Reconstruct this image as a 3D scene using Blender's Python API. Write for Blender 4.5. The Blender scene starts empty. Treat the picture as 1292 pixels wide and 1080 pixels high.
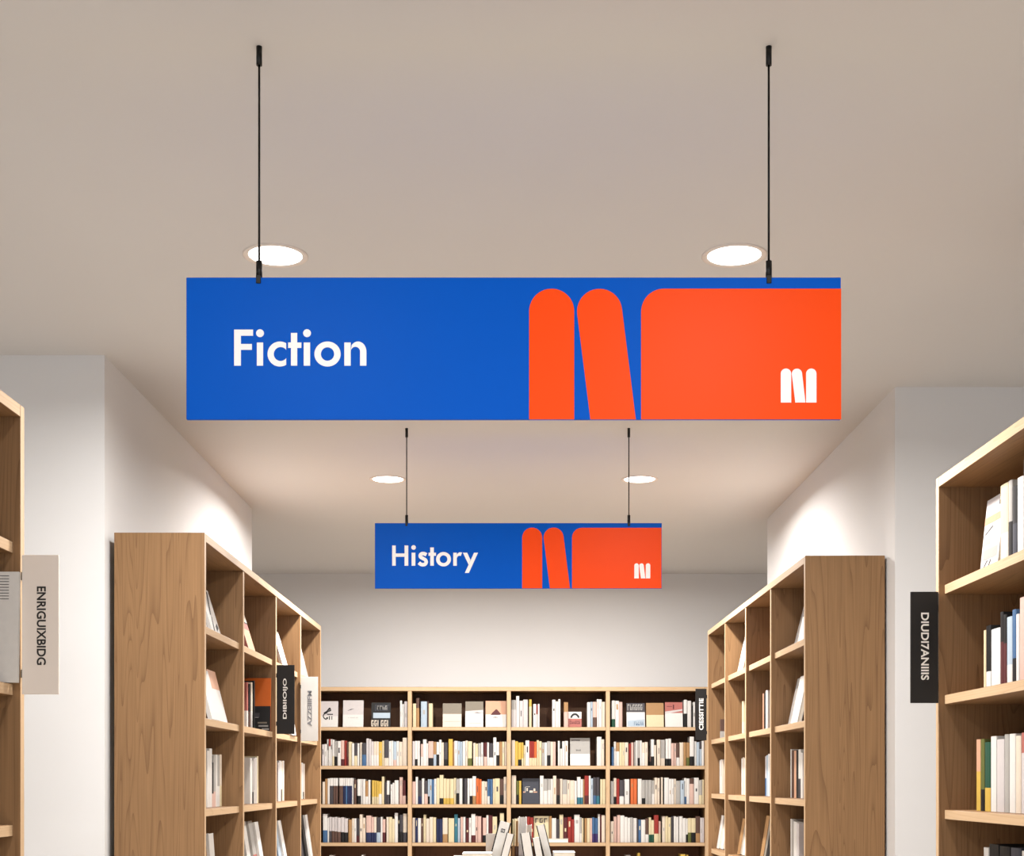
import bpy, bmesh, math, random
from mathutils import Matrix, Vector
PI = math.pi
S = bpy.context.scene
C = S.collection
EYE = 1.5
F = 1800.0           # focal length in pixels of the 1292x1080 frame
VX, VY = 648.0, 985.0
CEIL = 1.56          # ceiling above the eye

# ------------------------------------------------------------------ camera
cd = bpy.data.cameras.new('camera'); cam = bpy.data.objects.new('camera', cd); C.objects.link(cam)
cam.location = (0, 0, EYE); cam.rotation_euler = (PI/2, 0, 0)
cd.sensor_width = 36; cd.lens = F/1292*36
cd.shift_x = -(VX-646)/1292; cd.shift_y = (VY-540)/1292
cd.clip_start = 0.05
S.camera = cam
# ------------------------------------------------------------------ world, exposure
S.view_settings.view_transform = 'Standard'
S.view_settings.look = 'None'
S.view_settings.gamma = 1
S.view_settings.use_curve_mapping = False
S.view_settings.exposure = 0.12
w = bpy.data.worlds.new('daylight'); S.world = w; w.use_nodes = True
bg = w.node_tree.nodes['Background']
bg.inputs[0].default_value = (0.86, 0.93, 1.0, 1); bg.inputs[1].default_value = 2.0

DOWN_W = 62.0        # watts of one ceiling downlight
DOWN_COL = (1.0, 0.97, 0.935)

# ------------------------------------------------------------------ materials
def lin(c):
    return tuple(((v/255)/12.92 if v/255 <= 0.04045 else ((v/255+0.055)/1.055)**2.4) for v in c) + (1,)
MATS = {}
def mat(name, rgb, rough=0.6, var=0.0, spec=0.35, bump=0.0, scale=40, metal=0.0):
    if name in MATS: return MATS[name]
    m = bpy.data.materials.new(name); m.use_nodes = True
    nt = m.node_tree; b = nt.nodes['Principled BSDF']
    b.inputs['Roughness'].default_value = rough
    b.inputs['Specular IOR Level'].default_value = spec
    b.inputs['Metallic'].default_value = metal
    tc = nt.nodes.new('ShaderNodeTexCoord')
    no = nt.nodes.new('ShaderNodeTexNoise'); no.inputs['Scale'].default_value = scale; no.inputs['Detail'].default_value = 3
    nt.links.new(tc.outputs['Object'], no.inputs['Vector'])
    mx = nt.nodes.new('ShaderNodeMix'); mx.data_type = 'RGBA'
    c = lin(rgb); k = 1-var
    mx.inputs[6].default_value = (c[0]*k, c[1]*k, c[2]*k, 1); mx.inputs[7].default_value = c
    nt.links.new(no.outputs['Fac'], mx.inputs[0]); nt.links.new(mx.outputs[2], b.inputs['Base Color'])
    if bump:
        bp = nt.nodes.new('ShaderNodeBump'); bp.inputs['Strength'].default_value = bump; bp.inputs['Distance'].default_value = 0.002
        nt.links.new(no.outputs['Fac'], bp.inputs['Height']); nt.links.new(bp.outputs[0], b.inputs['Normal'])
    MATS[name] = m; return m

def wood(name, light, dark, axis='Z', rough=0.5, seed=0.0):
    """oak veneer: long grain along one axis, cathedral figure and fine pores"""
    m = bpy.data.materials.new(name); m.use_nodes = True
    nt = m.node_tree; L = nt.links; b = nt.nodes['Principled BSDF']
    b.inputs['Roughness'].default_value = rough; b.inputs['Specular IOR Level'].default_value = 0.25
    tc = nt.nodes.new('ShaderNodeTexCoord')
    def mapped(sc):
        mp = nt.nodes.new('ShaderNodeMapping'); mp.inputs['Scale'].default_value = sc
        mp.inputs['Location'].default_value = (seed, seed*1.7, seed*0.6)
        L.new(tc.outputs['Object'], mp.inputs['Vector']); return mp.outputs[0]
    lo, hi = 0.035, 1.0
    s1 = [hi]*3; s1['XYZ'.index(axis)] = lo
    v = mapped(tuple(s1))
    n1 = nt.nodes.new('ShaderNodeTexNoise'); n1.inputs['Scale'].default_value = 9; n1.inputs['Detail'].default_value = 1.5
    n1.inputs['Distortion'].default_value = 0.4
    L.new(v, n1.inputs['Vector'])
    mul = nt.nodes.new('ShaderNodeMath'); mul.operation = 'MULTIPLY'; mul.inputs[1].default_value = 30
    L.new(n1.outputs['Fac'], mul.inputs[0])
    fr = nt.nodes.new('ShaderNodeMath'); fr.operation = 'FRACT'; L.new(mul.outputs[0], fr.inputs[0])
    pw = nt.nodes.new('ShaderNodeMath'); pw.operation = 'POWER'; pw.inputs[1].default_value = 6.0; L.new(fr.outputs[0], pw.inputs[0])
    s2 = [220]*3; s2['XYZ'.index(axis)] = 4
    n2 = nt.nodes.new('ShaderNodeTexNoise'); n2.inputs['Scale'].default_value = 1; n2.inputs['Detail'].default_value = 3
    L.new(mapped(tuple(s2)), n2.inputs['Vector'])
    ad = nt.nodes.new('ShaderNodeMath'); ad.operation = 'MULTIPLY_ADD'; ad.inputs[1].default_value = 0.42
    L.new(pw.outputs[0], ad.inputs[0])
    m2 = nt.nodes.new('ShaderNodeMath'); m2.operation = 'MULTIPLY'; m2.inputs[1].default_value = 0.6
    L.new(n2.outputs['Fac'], m2.inputs[0]); L.new(m2.outputs[0], ad.inputs[2])
    mx = nt.nodes.new('ShaderNodeMix'); mx.data_type = 'RGBA'
    mx.inputs[6].default_value = lin(light); mx.inputs[7].default_value = lin(dark)
    L.new(ad.outputs[0], mx.inputs[0]); L.new(mx.outputs[2], b.inputs['Base Color'])
    return m

OAK_V = wood('oak_vertical_grain', (146, 112, 77), (92, 65, 41), 'Z')
OAK_H = wood('oak_long_grain', (146, 112, 77), (96, 68, 43), 'X', seed=3.1)
OAK_LIT_EDGE = wood('oak_lit_edge', (196, 168, 134), (168, 136, 102), 'Z', seed=5.2)  # paler copy of the oak: light caught by front edges, put into the colour
OAK_LIT_EDGE_H = wood('oak_lit_edge_long', (196, 168, 134), (168, 136, 102), 'X', seed=6.2)
DARK_BACK = wood('dark_backing', (124, 86, 58), (98, 66, 44), 'Z', seed=8)  # backing a darker brown than the case wood
FLOOR_M = wood('floor_boards', (226, 216, 204), (206, 194, 180), 'Y', rough=0.4, seed=2)
CEIL_M = mat('ceiling_paint', (204, 202, 200), 0.9, 0.02, 0.1, 0.05, 3)
WALL_M = mat('wall_paint', (216, 215, 214), 0.9, 0.02, 0.1, 0.05, 5)
BLUE_M = mat('sign_blue_acrylic', (2, 87, 196), 0.38, 0.04, 0.05, 0, 3)
ORANGE_M = mat('sign_orange_print', (250, 76, 10), 0.35, 0.03, 0.1, 0, 3)
WHITE_M = mat('sign_white_print', (250, 250, 250), 0.45, 0.01)
BLACK_METAL = mat('black_metal', (10, 10, 10), 0.4, 0.1, 0.3, 0, 60, 0.0)
BLACK_P = mat('black_sign_board', (24, 21, 19), 0.5, 0.1)
GREY_P = mat('pale_grey_sign_board', (222, 212, 202), 0.6, 0.03)
OFFW_P = mat('white_sign_board', (182, 179, 174), 0.6, 0.03)
PAGE = mat('page_edges', (236, 228, 212), 0.8, 0.08, 0.1, 0, 200)
PAL = {
 'W': ('white', (238, 234, 228)), 'L': ('pale grey', (218, 210, 208)), 'O': ('ivory', (236, 220, 200)),
 'C': ('cream', (232, 216, 176)), 'Y': ('yellow', (222, 184, 84)), 'K': ('black', (24, 22, 22)),
 'N': ('navy', (38, 46, 84)), 'B': ('blue', (72, 108, 150)), 'S': ('light blue', (186, 202, 216)),
 'G': ('grey', (182, 178, 172)), 'D': ('dark grey', (74, 70, 74)), 'R': ('red', (160, 52, 44)),
 'P': ('pink', (226, 190, 176)), 'T': ('teal', (56, 120, 138)), 'M': ('maroon', (92, 38, 40)),
 'A': ('tan', (180, 138, 92)), 'H': ('brown', (98, 72, 62)), 'E': ('orange', (222, 112, 58)),
 'V': ('olive', (104, 108, 52)), 'F': ('green', (36, 84, 64)), 'U': ('purple', (62, 46, 104)),
 'Q': ('bright orange', (232, 112, 30)), 'I': ('peach', (224, 172, 140)), 'J': ('grey brown', (142, 132, 116)),
 'X': ('slate', (62, 64, 74)), 'Z': ('dusty red', (186, 110, 100)), 'b': ('bright white', (272, 268, 260))}
def pal(c): return mat('cover_'+PAL[c][0].replace(' ', '_'), tuple(v*0.88 for v in PAL[c][1]), 0.55, 0.12, 0.3, 0, 60)

# ------------------------------------------------------------------ mesh helpers
def link(name, bm, mats, parent=None, smooth=False):
    me = bpy.data.meshes.new(name); bm.normal_update(); bm.to_mesh(me); bm.free()
    for m in (mats if isinstance(mats, (list, tuple)) else [mats]): me.materials.append(m)
    if smooth:
        for p in me.polygons: p.use_smooth = True
    o = bpy.data.objects.new(name, me); C.objects.link(o)
    if parent: o.parent = parent
    return o
def tag(o, label, cat, group=None):
    o['label'] = label; o['category'] = cat
    if group: o['group'] = group
    return o
def empty(name, loc, rz=0):
    o = bpy.data.objects.new(name, None); o.empty_display_size = 0.1; C.objects.link(o)
    o.location = loc; o.rotation_euler = (0, 0, rz); return o
def box(bm, x0, x1, y0, y1, z0, z1, mi=0, bevel=0.0, M=None, front_mi=None):
    v = [bm.verts.new((x, y, z)) for x in (x0, x1) for y in (y0, y1) for z in (z0, z1)]
    idx = [(0, 1, 3, 2), (4, 6, 7, 5), (0, 4, 5, 1), (2, 3, 7, 6), (0, 2, 6, 4), (1, 5, 7, 3)]
    fs = [bm.faces.new([v[i] for i in q]) for q in idx]
    for f in fs: f.material_index = mi
    if front_mi is not None: fs[2].material_index = front_mi
    if bevel:
        es = list({e for f in fs for e in f.edges})
        r = bmesh.ops.bevel(bm, geom=es, offset=bevel, segments=1, affect='EDGES', profile=0.5)
        v = list({vv for f in r['faces'] for vv in f.verts} | {vv for vv in v if vv.is_valid})
    if M is not None: bmesh.ops.transform(bm, matrix=M, verts=[q for q in v if q.is_valid])
    return v
def cyl(bm, p, r, z0, z1, n=20, mi=0):
    a = [bm.verts.new((p[0]+r*math.cos(2*PI*i/n), p[1]+r*math.sin(2*PI*i/n), z0)) for i in range(n)]
    b = [bm.verts.new((v.co.x, v.co.y, z1)) for v in a]
    for i in range(n):
        f = bm.faces.new((a[i], a[(i+1) % n], b[(i+1) % n], b[i])); f.material_index = mi; f.smooth = True
    bm.faces.new(a[::-1]).material_index = mi; bm.faces.new(b).material_index = mi
def extrude_poly(bm, pts, y0, y1, mi=0):
    """pts: (x, z) outline; slab between y0 (front, towards the camera) and y1"""
    area = sum(pts[i][0]*pts[(i+1) % len(pts)][1]-pts[(i+1) % len(pts)][0]*pts[i][1] for i in range(len(pts)))
    if area < 0: pts = pts[::-1]
    a = [bm.verts.new((x, y0, z)) for x, z in pts]; b = [bm.verts.new((x, y1, z)) for x, z in pts]
    n = len(pts)
    bm.faces.new(a).material_index = mi; bm.faces.new(b[::-1]).material_index = mi
    for i in range(n):
        bm.faces.new((a[(i+1) % n], a[i], b[i], b[(i+1) % n])).material_index = mi

def struct(o): o['kind'] = 'structure'; return o
def shell(name, m, *boxes):
    bm = bmesh.new()
    for b in boxes: box(bm, *b)
    return struct(link(name, bm, m))

# ------------------------------------------------------------------ the room
HC = EYE+CEIL
BACK = 10.75
shell('ceiling', CEIL_M, (-3.7, 3.7, -4.2, BACK+0.2, HC, HC+0.15))
shell('floor', FLOOR_M, (-3.7, 3.7, -4.2, BACK+0.2, -0.1, 0))
shell('wall_back', WALL_M, (-3.7, 3.7, BACK, BACK+0.2, 0, HC))
# thick projecting walls either side of the book alley
shell('wall_left', WALL_M, (-3.5, -1.500, 5.232, 8.18, 0, HC))
shell('wall_right', WALL_M, (1.512, 3.5, 5.655, 8.50, 0, HC))
shell('wall_west', WALL_M, (-3.7, -3.5, -4.0, -3.0, 0, HC), (-3.7, -3.5, -3.0, 1.8, 0, 0.5), (-3.7, -3.5, -3.0, 1.8, 2.9, HC),
      (-3.7, -3.5, 1.8, BACK, 0, HC))
shell('wall_east', WALL_M, (3.5, 3.7, -4.0, BACK, 0, HC))
shell('wall_south', WALL_M, (-3.7, -3.0, -4.2, -4.0, 0, HC), (3.0, 3.7, -4.2, -4.0, 0, HC), (-3.0, 3.0, -4.2, -4.0, 2.9, HC), (-3.0, 3.0, -4.2, -4.0, 0, 0.3))
def window(name, boxes):
    bm = bmesh.new()
    for b in boxes: box(bm, *b)
    return struct(link(name, bm, BLACK_METAL))
window('window_1', [(-3.64, -3.58, y-0.03, y+0.03, 0.5, 2.9) for y in (-2.97, -0.6, 1.77)] + [(-3.64, -3.58, -3.0, 1.8, 0.5, 0.55), (-3.64, -3.58, -3.0, 1.8, 2.85, 2.9)])
window('fill_window', [(x-0.03, x+0.03, -4.14, -4.08, 0.3, 2.9) for x in (-2.97, -1, 1, 2.97)] + [(-3.0, 3.0, -4.14, -4.08, 0.3, 0.35), (-3.0, 3.0, -4.14, -4.08, 2.85, 2.9)])  # unseen window behind the camera, added to let in front fill

# ------------------------------------------------------------------ downlights
LENS = bpy.data.materials.new('lit_lens'); LENS.use_nodes = True
_b = LENS.node_tree.nodes['Principled BSDF']; _b.inputs['Base Color'].default_value = (1, 1, 1, 1)
_b.inputs['Emission Color'].default_value = (1, 0.97, 0.92, 1); _b.inputs['Emission Strength'].default_value = 4.0
TRIM_M = mat('downlight_trim_paint', (214, 204, 195), 0.6, 0.02)
def downlight(x, y, label, power=DOWN_W, spread=140):
    t = empty('ceiling_downlight', (x, y, HC)); tag(t, label, 'ceiling light', 'recessed ceiling downlights')
    bm = bmesh.new(); n = 48; R0, R1 = 0.079, 0.096
    prof = [(R1, 0.0), (R1, -0.003), (R1-0.004, -0.0045), (R0+0.002, -0.003), (R0, -0.001), (R0, 0.0)]
    rings = [[bm.verts.new((r*math.cos(2*PI*i/n), r*math.sin(2*PI*i/n), z)) for i in range(n)] for r, z in prof]
    for a, b in zip(rings, rings[1:]):
        for i in range(n): bm.faces.new((a[i], b[i], b[(i+1) % n], a[(i+1) % n])).smooth = True
    bmesh.ops.recalc_face_normals(bm, faces=bm.faces)
    link('trim_ring', bm, TRIM_M, t)
    bm = bmesh.new(); cyl(bm, (0, 0), R0, -0.0015, -0.0003, 48); link('lens', bm, LENS, t)
    ld = bpy.data.lights.new('downlight_lamp', 'AREA'); ld.shape = 'DISK'; ld.size = 2*R0*0.97; ld.energy = power; ld.color = DOWN_COL
    ld.spread = math.radians(spread)
    lo = bpy.data.objects.new('downlight_lamp', ld); C.objects.link(lo); lo.parent = t; lo.location = (0, 0, -0.006)
for (x, y, lab) in [(-0.707, 4.235, 'larger bright recessed downlight above the left end of the Fiction sign'),
                    (0.655, 4.235, 'larger bright recessed downlight above the right end of the Fiction sign'),
                    (-0.65, 7.38, 'small recessed downlight left of the History sign rods'),
                    (0.652, 7.38, 'small recessed downlight right of the History sign rods'),
                    (-0.66, 9.3, 'recessed downlight near back wall hidden behind left of History sign'),
                    (0.66, 9.3, 'recessed downlight near back wall hidden behind right of History sign'),
                    (-0.68, 1.1, 'recessed downlight overhead left, before the Fiction sign'),
                    (0.66, 1.1, 'recessed downlight overhead right, before the Fiction sign'),
                    (-0.68, -2.0, 'recessed downlight added behind the viewer for front fill, left one'),  # unseen pair behind the camera, added to light the sign fronts
                    (0.66, -2.0, 'recessed downlight added behind the viewer for front fill, right one')]:
    downlight(x, y, lab, DOWN_W*{4.235: 0.8, 7.38: 1.15, 9.3: 0.62, 1.1: 0.4, -2.0: 0.85}[y], 167 if 4 < y < 8 else 174)

# ------------------------------------------------------------------ hanging signs
def arc(cx, cy, rx, ry, a0, a1, n=14):
    return [(cx+rx*math.cos(math.radians(a0+(a1-a0)*i/n)), cy-ry*math.sin(math.radians(a0+(a1-a0)*i/n))) for i in range(n+1)]
def rect(x0, x1, y0, y1): return [(x0, y0), (x1, y0), (x1, y1), (x0, y1)]
def strip(outer, inner):     # quads between two matching lines
    return [[outer[i], outer[i+1], inner[i+1], inner[i]] for i in range(len(outer)-1)]
def stroke(pts, wd):
    # smooth centre line then offset
    P = []
    n = len(pts)
    for i in range(n-1):
        p0 = pts[max(i-1, 0)]; p1 = pts[i]; p2 = pts[i+1]; p3 = pts[min(i+2, n-1)]
        for k in range(6):
            t = k/6
            P.append(tuple(0.5*((2*p1[j])+(-p0[j]+p2[j])*t+(2*p0[j]-5*p1[j]+4*p2[j]-p3[j])*t*t+(-p0[j]+3*p1[j]-3*p2[j]+p3[j])*t**3) for j in (0, 1)))
    P.append(pts[-1]); o, q = [], []
    for i in range(len(P)):
        a = P[max(i-1, 0)]; b = P[min(i+1, len(P)-1)]; dx, dy = b[0]-a[0], b[1]-a[1]; l = math.hypot(dx, dy)
        o.append((P[i][0]-dy/l*wd/2, P[i][1]+dx/l*wd/2)); q.append((P[i][0]+dy/l*wd/2, P[i][1]-dx/l*wd/2))
    return strip(o, q)
def conv(polys, sc, ox, oy): return [[(ox+x/sc, oy+y/sc) for x, y in p] for p in polys]
def word_fiction():
    P = [rect(100, 155, 103, 397), rect(155, 254, 103, 153), rect(155, 245, 220, 268)]
    P += [arc(311, 132, 32, 32, 0, 360, 31)[:-1], rect(285, 336, 208, 397)]
    a = 60
    P += strip(arc(473, 302, 102, 101, a, 360-a, 30), arc(473, 302, 52, 56, 12, 348, 30)) if False else []
    # c: ring cut by a vertical line at x = 524
    ao = math.degrees(math.acos(51/101.0)); ai = math.degrees(math.acos(51/66.0))
    P += strip(arc(473, 302, 101, 102, ao, 360-ao, 30), arc(479, 302, 56, 57, math.degrees(math.acos(45/56.0)), 360-math.degrees(math.acos(45/56.0)), 30))
    P += [rect(563, 614, 130, 397), rect(540, 563, 208, 252), rect(614, 648, 208, 252)]
    P += [arc(694, 132, 32, 32, 0, 360, 31)[:-1], rect(667, 719, 208, 397)]
    P += strip(arc(861, 302, 107, 102, 0, 360, 40), arc(861, 302, 54, 55, 0, 360, 40))
    P += [rect(998, 1050, 208, 397), rect(1126, 1178, 283, 397)]
    P += strip(arc(1110, 283, 68, 83, 0, 140, 16), arc(1088, 283, 38, 40, 0, 180, 16))
    return conv(P, 6.46, 280, 400)
def word_history():
    P = [rect(137, 178, 122, 358), rect(281, 324, 122, 358), rect(178, 281, 215, 254)]
    P += [arc(386, 145, 27, 27, 0, 360, 31)[:-1], rect(363, 407, 206, 358)]
    P += stroke([(536, 231), (512, 219), (485, 218), (466, 232), (468, 256), (495, 273), (523, 291), (533, 316), (519, 340), (490, 346), (466, 338), (448, 322)], 42)
    P += [rect(580, 622, 145, 358), rect(560, 580, 206, 242), rect(622, 647, 206, 242)]
    P += strip(arc(735, 282, 87, 84, 0, 360, 40), arc(735, 282, 44, 45, 0, 360, 40))
    P += [rect(848, 890, 206, 358), [(890, 232), (901, 213), (922, 201), (951, 204), (936, 244), (917, 241), (900, 250), (890, 268)]]
    P += [[(960, 206), (1010, 206), (1049, 290), (1027, 346)], [(1090, 206), (1137, 206), (1030, 442), (983, 442)]]
    return conv(P, 9.23, 480, 675)
def bars_logo(sc, ox, oy, b1, b2c, b2bot, b3, top, bot, r):
    P = [arc((b1[0]+b1[1])/2, top+r, (b1[1]-b1[0])/2, r, 0, 180, 20)+[(b1[0], bot), (b1[1], bot)]]
    P.append(arc(b2c[0], b2c[1], r, r, 7, 187, 20)+[(b2bot[0], bot), (b2bot[1], bot)])
    if b3: P.append(arc((b3[0]+b3[1])/2, top+r, (b3[1]-b3[0])/2, r, 0, 180, 20)+[(b3[0], bot), (b3[1], bot)])
    return conv(P, sc, ox, oy)
def hanging_sign(Y, x0, x1, ytop, ybot, word, big, logo, panel, rods, rod_top, s, label):
    """all outlines come in photo pixels and are turned into metres at the sign's distance Y"""
    k = Y/F
    X = lambda px: (px-VX)*k; Z = lambda py: EYE+(VY-py)*k
    cx = (X(x0)+X(x1))/2; z0 = Z(ybot)
    t = empty('hanging_sign', (cx, Y, z0)); tag(t, label, 'sign')
    W = X(x1)-X(x0); H = Z(ytop)-Z(ybot)
    bm = bmesh.new(); box(bm, -W/2, W/2, 0, 0.010, 0, H, bevel=0.0008); link('panel', bm, BLUE_M, t)
    def graphic(name, polys, m, y0, y1):
        bm = bmesh.new()
        for p in polys: extrude_poly(bm, [(X(a)-cx, Z(b)-z0) for a, b in p], y0, y1)
        return link(name, bm, m, t)
    for p in big: graphic('orange_bar', [p], ORANGE_M, -0.0006, 0.0004)
    graphic('orange_field', [panel], ORANGE_M, -0.0006, 0.0004)
    graphic('lettering', word, WHITE_M, -0.0008, 0.0004)
    graphic('logo', logo, WHITE_M, -0.0012, -0.0004)
    top = HC
    for rx in rods:
        x = X(rx)-cx
        bm = bmesh.new(); cyl(bm, (x, 0.005), 0.0024, H+0.03, top-z0-0.02, 12); link('cable', bm, BLACK_METAL, t)
        bm = bmesh.new(); cyl(bm, (x, 0.005), 0.0062, top-z0-0.040, top-z0-0.0001, 20); link('ceiling_anchor', bm, BLACK_METAL, t)
        bm = bmesh.new()
        cyl(bm, (x, 0.005), 0.0066, H-0.002, H+0.036, 20)
        box(bm, x-0.0055, x+0.0045, -0.0035, 0.0, H-0.013, H+0.004, bevel=0.0008)
        box(bm, x-0.0055, x+0.0045, 0.010, 0.0135, H-0.013, H+0.004, bevel=0.0008)
        link('clamp', bm, BLACK_METAL, t)
    return t
big1 = bars_logo(2.936, 640, 290, (81, 248), (342, 302), (308, 476), None, 218, 702, 83.5)
pan1 = conv([[(1237, 702), (496, 702)]+arc(581, 303, 85, 85, 180, 90, 14)+[(1237, 218)]], 2.936, 640, 290)[0]
logo1 = bars_logo(12, 960, 440, (300, 458), (545, 381), (520, 673), (683, 840), 302, 816, 78)
hanging_sign(3.027, 235, 1061, 350, 529, word_fiction(), big1, logo1, pan1, (326.5, 970.5), 57, 1,
             'large blue and orange hanging sign reading Fiction, nearest to the viewer')
big2 = bars_logo(6.152, 640, 655, (116, 271), (360, 143), (331, 487), None, 66, 537, 77.5)
pan2 = conv([[(1197, 537), (503, 537)]+arc(580, 144, 77, 77, 180, 90, 14)+[(1197, 67)]], 6.152, 640, 655)[0]
logo2 = bars_logo(6.152, 640, 655, (986, 1021), (1042, 361), (1037, 1071), (1075, 1110), 343, 460, 17.5)
hanging_sign(6.31, 473, 835, 660, 742.5, word_history(), big2, logo2, pan2, (513, 793.5), 540, 1,
             'smaller blue and orange hanging sign reading History, hung farther back')

# ------------------------------------------------------------------ bookcases
def bookcase(loc, rz, posts, D, H, shelves, label, th=0.028, st=0.028, recess=0.018, back=None):
    """local frame: front faces -Y at y=0, run along +x; posts = x centres of end panels and dividers; shelves = heights of the shelf tops"""
    t = empty('bookcase', loc, rz); tag(t, label, 'bookcase')
    L0, L1 = posts[0]-th/2, posts[-1]+th/2
    e = 0.0004
    bm = bmesh.new(); box(bm, L0+th+e, L1-th-e, 0, D, H-0.03, H, bevel=0.001, front_mi=1); link('top_panel', bm, [OAK_H, OAK_LIT_EDGE_H], t)
    for i, p in enumerate(posts):
        end = i in (0, len(posts)-1)
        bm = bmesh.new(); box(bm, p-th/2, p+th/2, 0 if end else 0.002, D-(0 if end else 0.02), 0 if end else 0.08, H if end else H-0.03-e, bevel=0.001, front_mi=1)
        link('side_panel' if end else 'divider', bm, [OAK_V, OAK_LIT_EDGE], t)
    bm = bmesh.new(); box(bm, L0+th+e, L1-th-e, D-0.018, D-0.006, 0.08, H-0.03-e); link('back_panel', bm, back or OAK_V, t)
    bm = bmesh.new(); box(bm, L0+th+e, L1-th-e, 0.03, D-0.03, 0, 0.079); link('plinth', bm, OAK_H, t)
    for a, b in zip(posts, posts[1:]):
        for z in shelves+[0.11]:
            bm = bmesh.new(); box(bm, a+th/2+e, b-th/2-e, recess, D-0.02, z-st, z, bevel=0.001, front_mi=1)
            link('shelf', bm, [OAK_H, OAK_LIT_EDGE_H], t)
    return t
SH_L = [EYE+0.581, EYE+0.2355, EYE-0.107, EYE-0.45, EYE-0.80, EYE-1.12]
SH_R = [EYE+0.586, EYE+0.248, EYE-0.078, EYE-0.41, EYE-0.75, EYE-1.09]
LP = [5.275, 6.035, 6.863, 7.657, 8.43]
RP = [5.785, 6.56, 7.27, 7.98, 8.66]
bookcase((-1.14, 0, 0), PI/2, LP, 0.333, EYE+0.915, SH_L, 'tall oak bookcase of open cubes along the left wall of the aisle')
bookcase((1.18, 0, 0), -PI/2, [-y for y in RP[::-1]], 0.322, EYE+0.911, SH_R, 'tall oak bookcase of open cubes along the right wall of the aisle')
bookcase((-1.20, 0, 0), PI/2, [1.85, 2.66, 3.485], 0.36, EYE+0.915, SH_L, 'oak bookcase cut off by the left edge of the picture')
SH_N = [EYE+0.585, EYE+0.256, EYE-0.087, EYE-0.43, EYE-0.77, EYE-1.10]
bookcase((1.27, 0, 0), -PI/2, [-4.276, -3.42, -2.6], 0.36, EYE+0.907, SH_N, 'oak bookcase with books cut off by the right edge of the picture')
# back bookcase: front face at 10.35
YB = 10.35; KB = YB/F
BX = lambda px: (px-VX)*KB
SH_B = [EYE+(VY-y)*KB for y in (917.3, 966.2, 1014.8, 1063.2)]
SH_B += [SH_B[-1]-0.2806*i for i in (1, 2, 3)]
bookcase((0, YB, 0), 0, [BX(p) for p in (392, 517, 642, 767, 892)], 0.36, EYE+118.4*KB, SH_B,
         'wide low oak bookcase of packed shelves against the back wall', th=0.030, st=0.025, recess=0.004, back=DARK_BACK)

# ------------------------------------------------------------------ books
rnd = random.Random(7)
GAP = 0.0008
def book_mesh(name, th, h, d, up, low=None, frac=0.0, mark=None):
    """spine faces -Y at y=0, stands on z=0, centred on x; frac = height share of the lower band"""
    bm = bmesh.new(); c = 0.0025 if th > 0.012 else 0.0015
    mats = [pal(up), PAGE, pal(low) if low else pal(up)]
    zs = [0, h] if not low else [0, h*frac, h]
    # cover outline (x, y) as a U: rounded spine and two boards
    n = 4
    outer = [(-th/2, d)]+[(-th/2*math.cos(PI*i/n) if 0 < i < n else (-th/2 if i == 0 else th/2), (0.003 if i in (0, n) else 0.003-0.003*math.sin(PI*i/n))) for i in range(n+1)]+[(th/2, d)]
    inner = [(-th/2+c, d), (-th/2+c, 0.006), (-th/2+c, 0.006), (0, 0.005), (th/2-c, 0.006), (th/2-c, 0.006), (th/2-c, d)]
    for k in range(len(zs)-1):
        mi = 2 if (low and k == 0) else 0
        z0, z1 = zs[k], zs[k+1]
        ao = [bm.verts.new((x, y, z0)) for x, y in outer]; bo = [bm.verts.new((x, y, z1)) for x, y in outer]
        ai = [bm.verts.new((x, y, z0)) for x, y in inner]; bi = [bm.verts.new((x, y, z1)) for x, y in inner]
        m = len(outer)
        for i in range(m-1):
            for q in ((ao[i], ao[i+1], bo[i+1], bo[i]), (ai[i+1], ai[i], bi[i], bi[i+1]), (bo[i], bo[i+1], bi[i+1], bi[i]), (ao[i+1], ao[i], ai[i], ai[i+1])):
                try: bm.faces.new(q).material_index = mi
                except ValueError: pass
        for i in (0, m-1):
            bm.faces.new((ao[i], bo[i], bi[i], ai[i])).material_index = mi
    # pages
    box(bm, -th/2+c+0.0002, th/2-c-0.0002, 0.006, d-0.004, 0.003, h-0.004, mi=1)
    if mark:
        z0, z1, wf = mark[0]*h, mark[1]*h, mark[2]
        mats.append(pal(mark[3])); box(bm, -th*wf/2, th*wf/2, -0.0004, 0.0015, z0, z1, mi=3)
    bmesh.ops.remove_doubles(bm, verts=bm.verts, dist=0.00002)
    me = bpy.data.meshes.new(name); bm.normal_update(); bm.to_mesh(me); bm.free()
    for m_ in mats: me.materials.append(m_)
    o = bpy.data.objects.new(name, me); C.objects.link(o); return o
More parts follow.
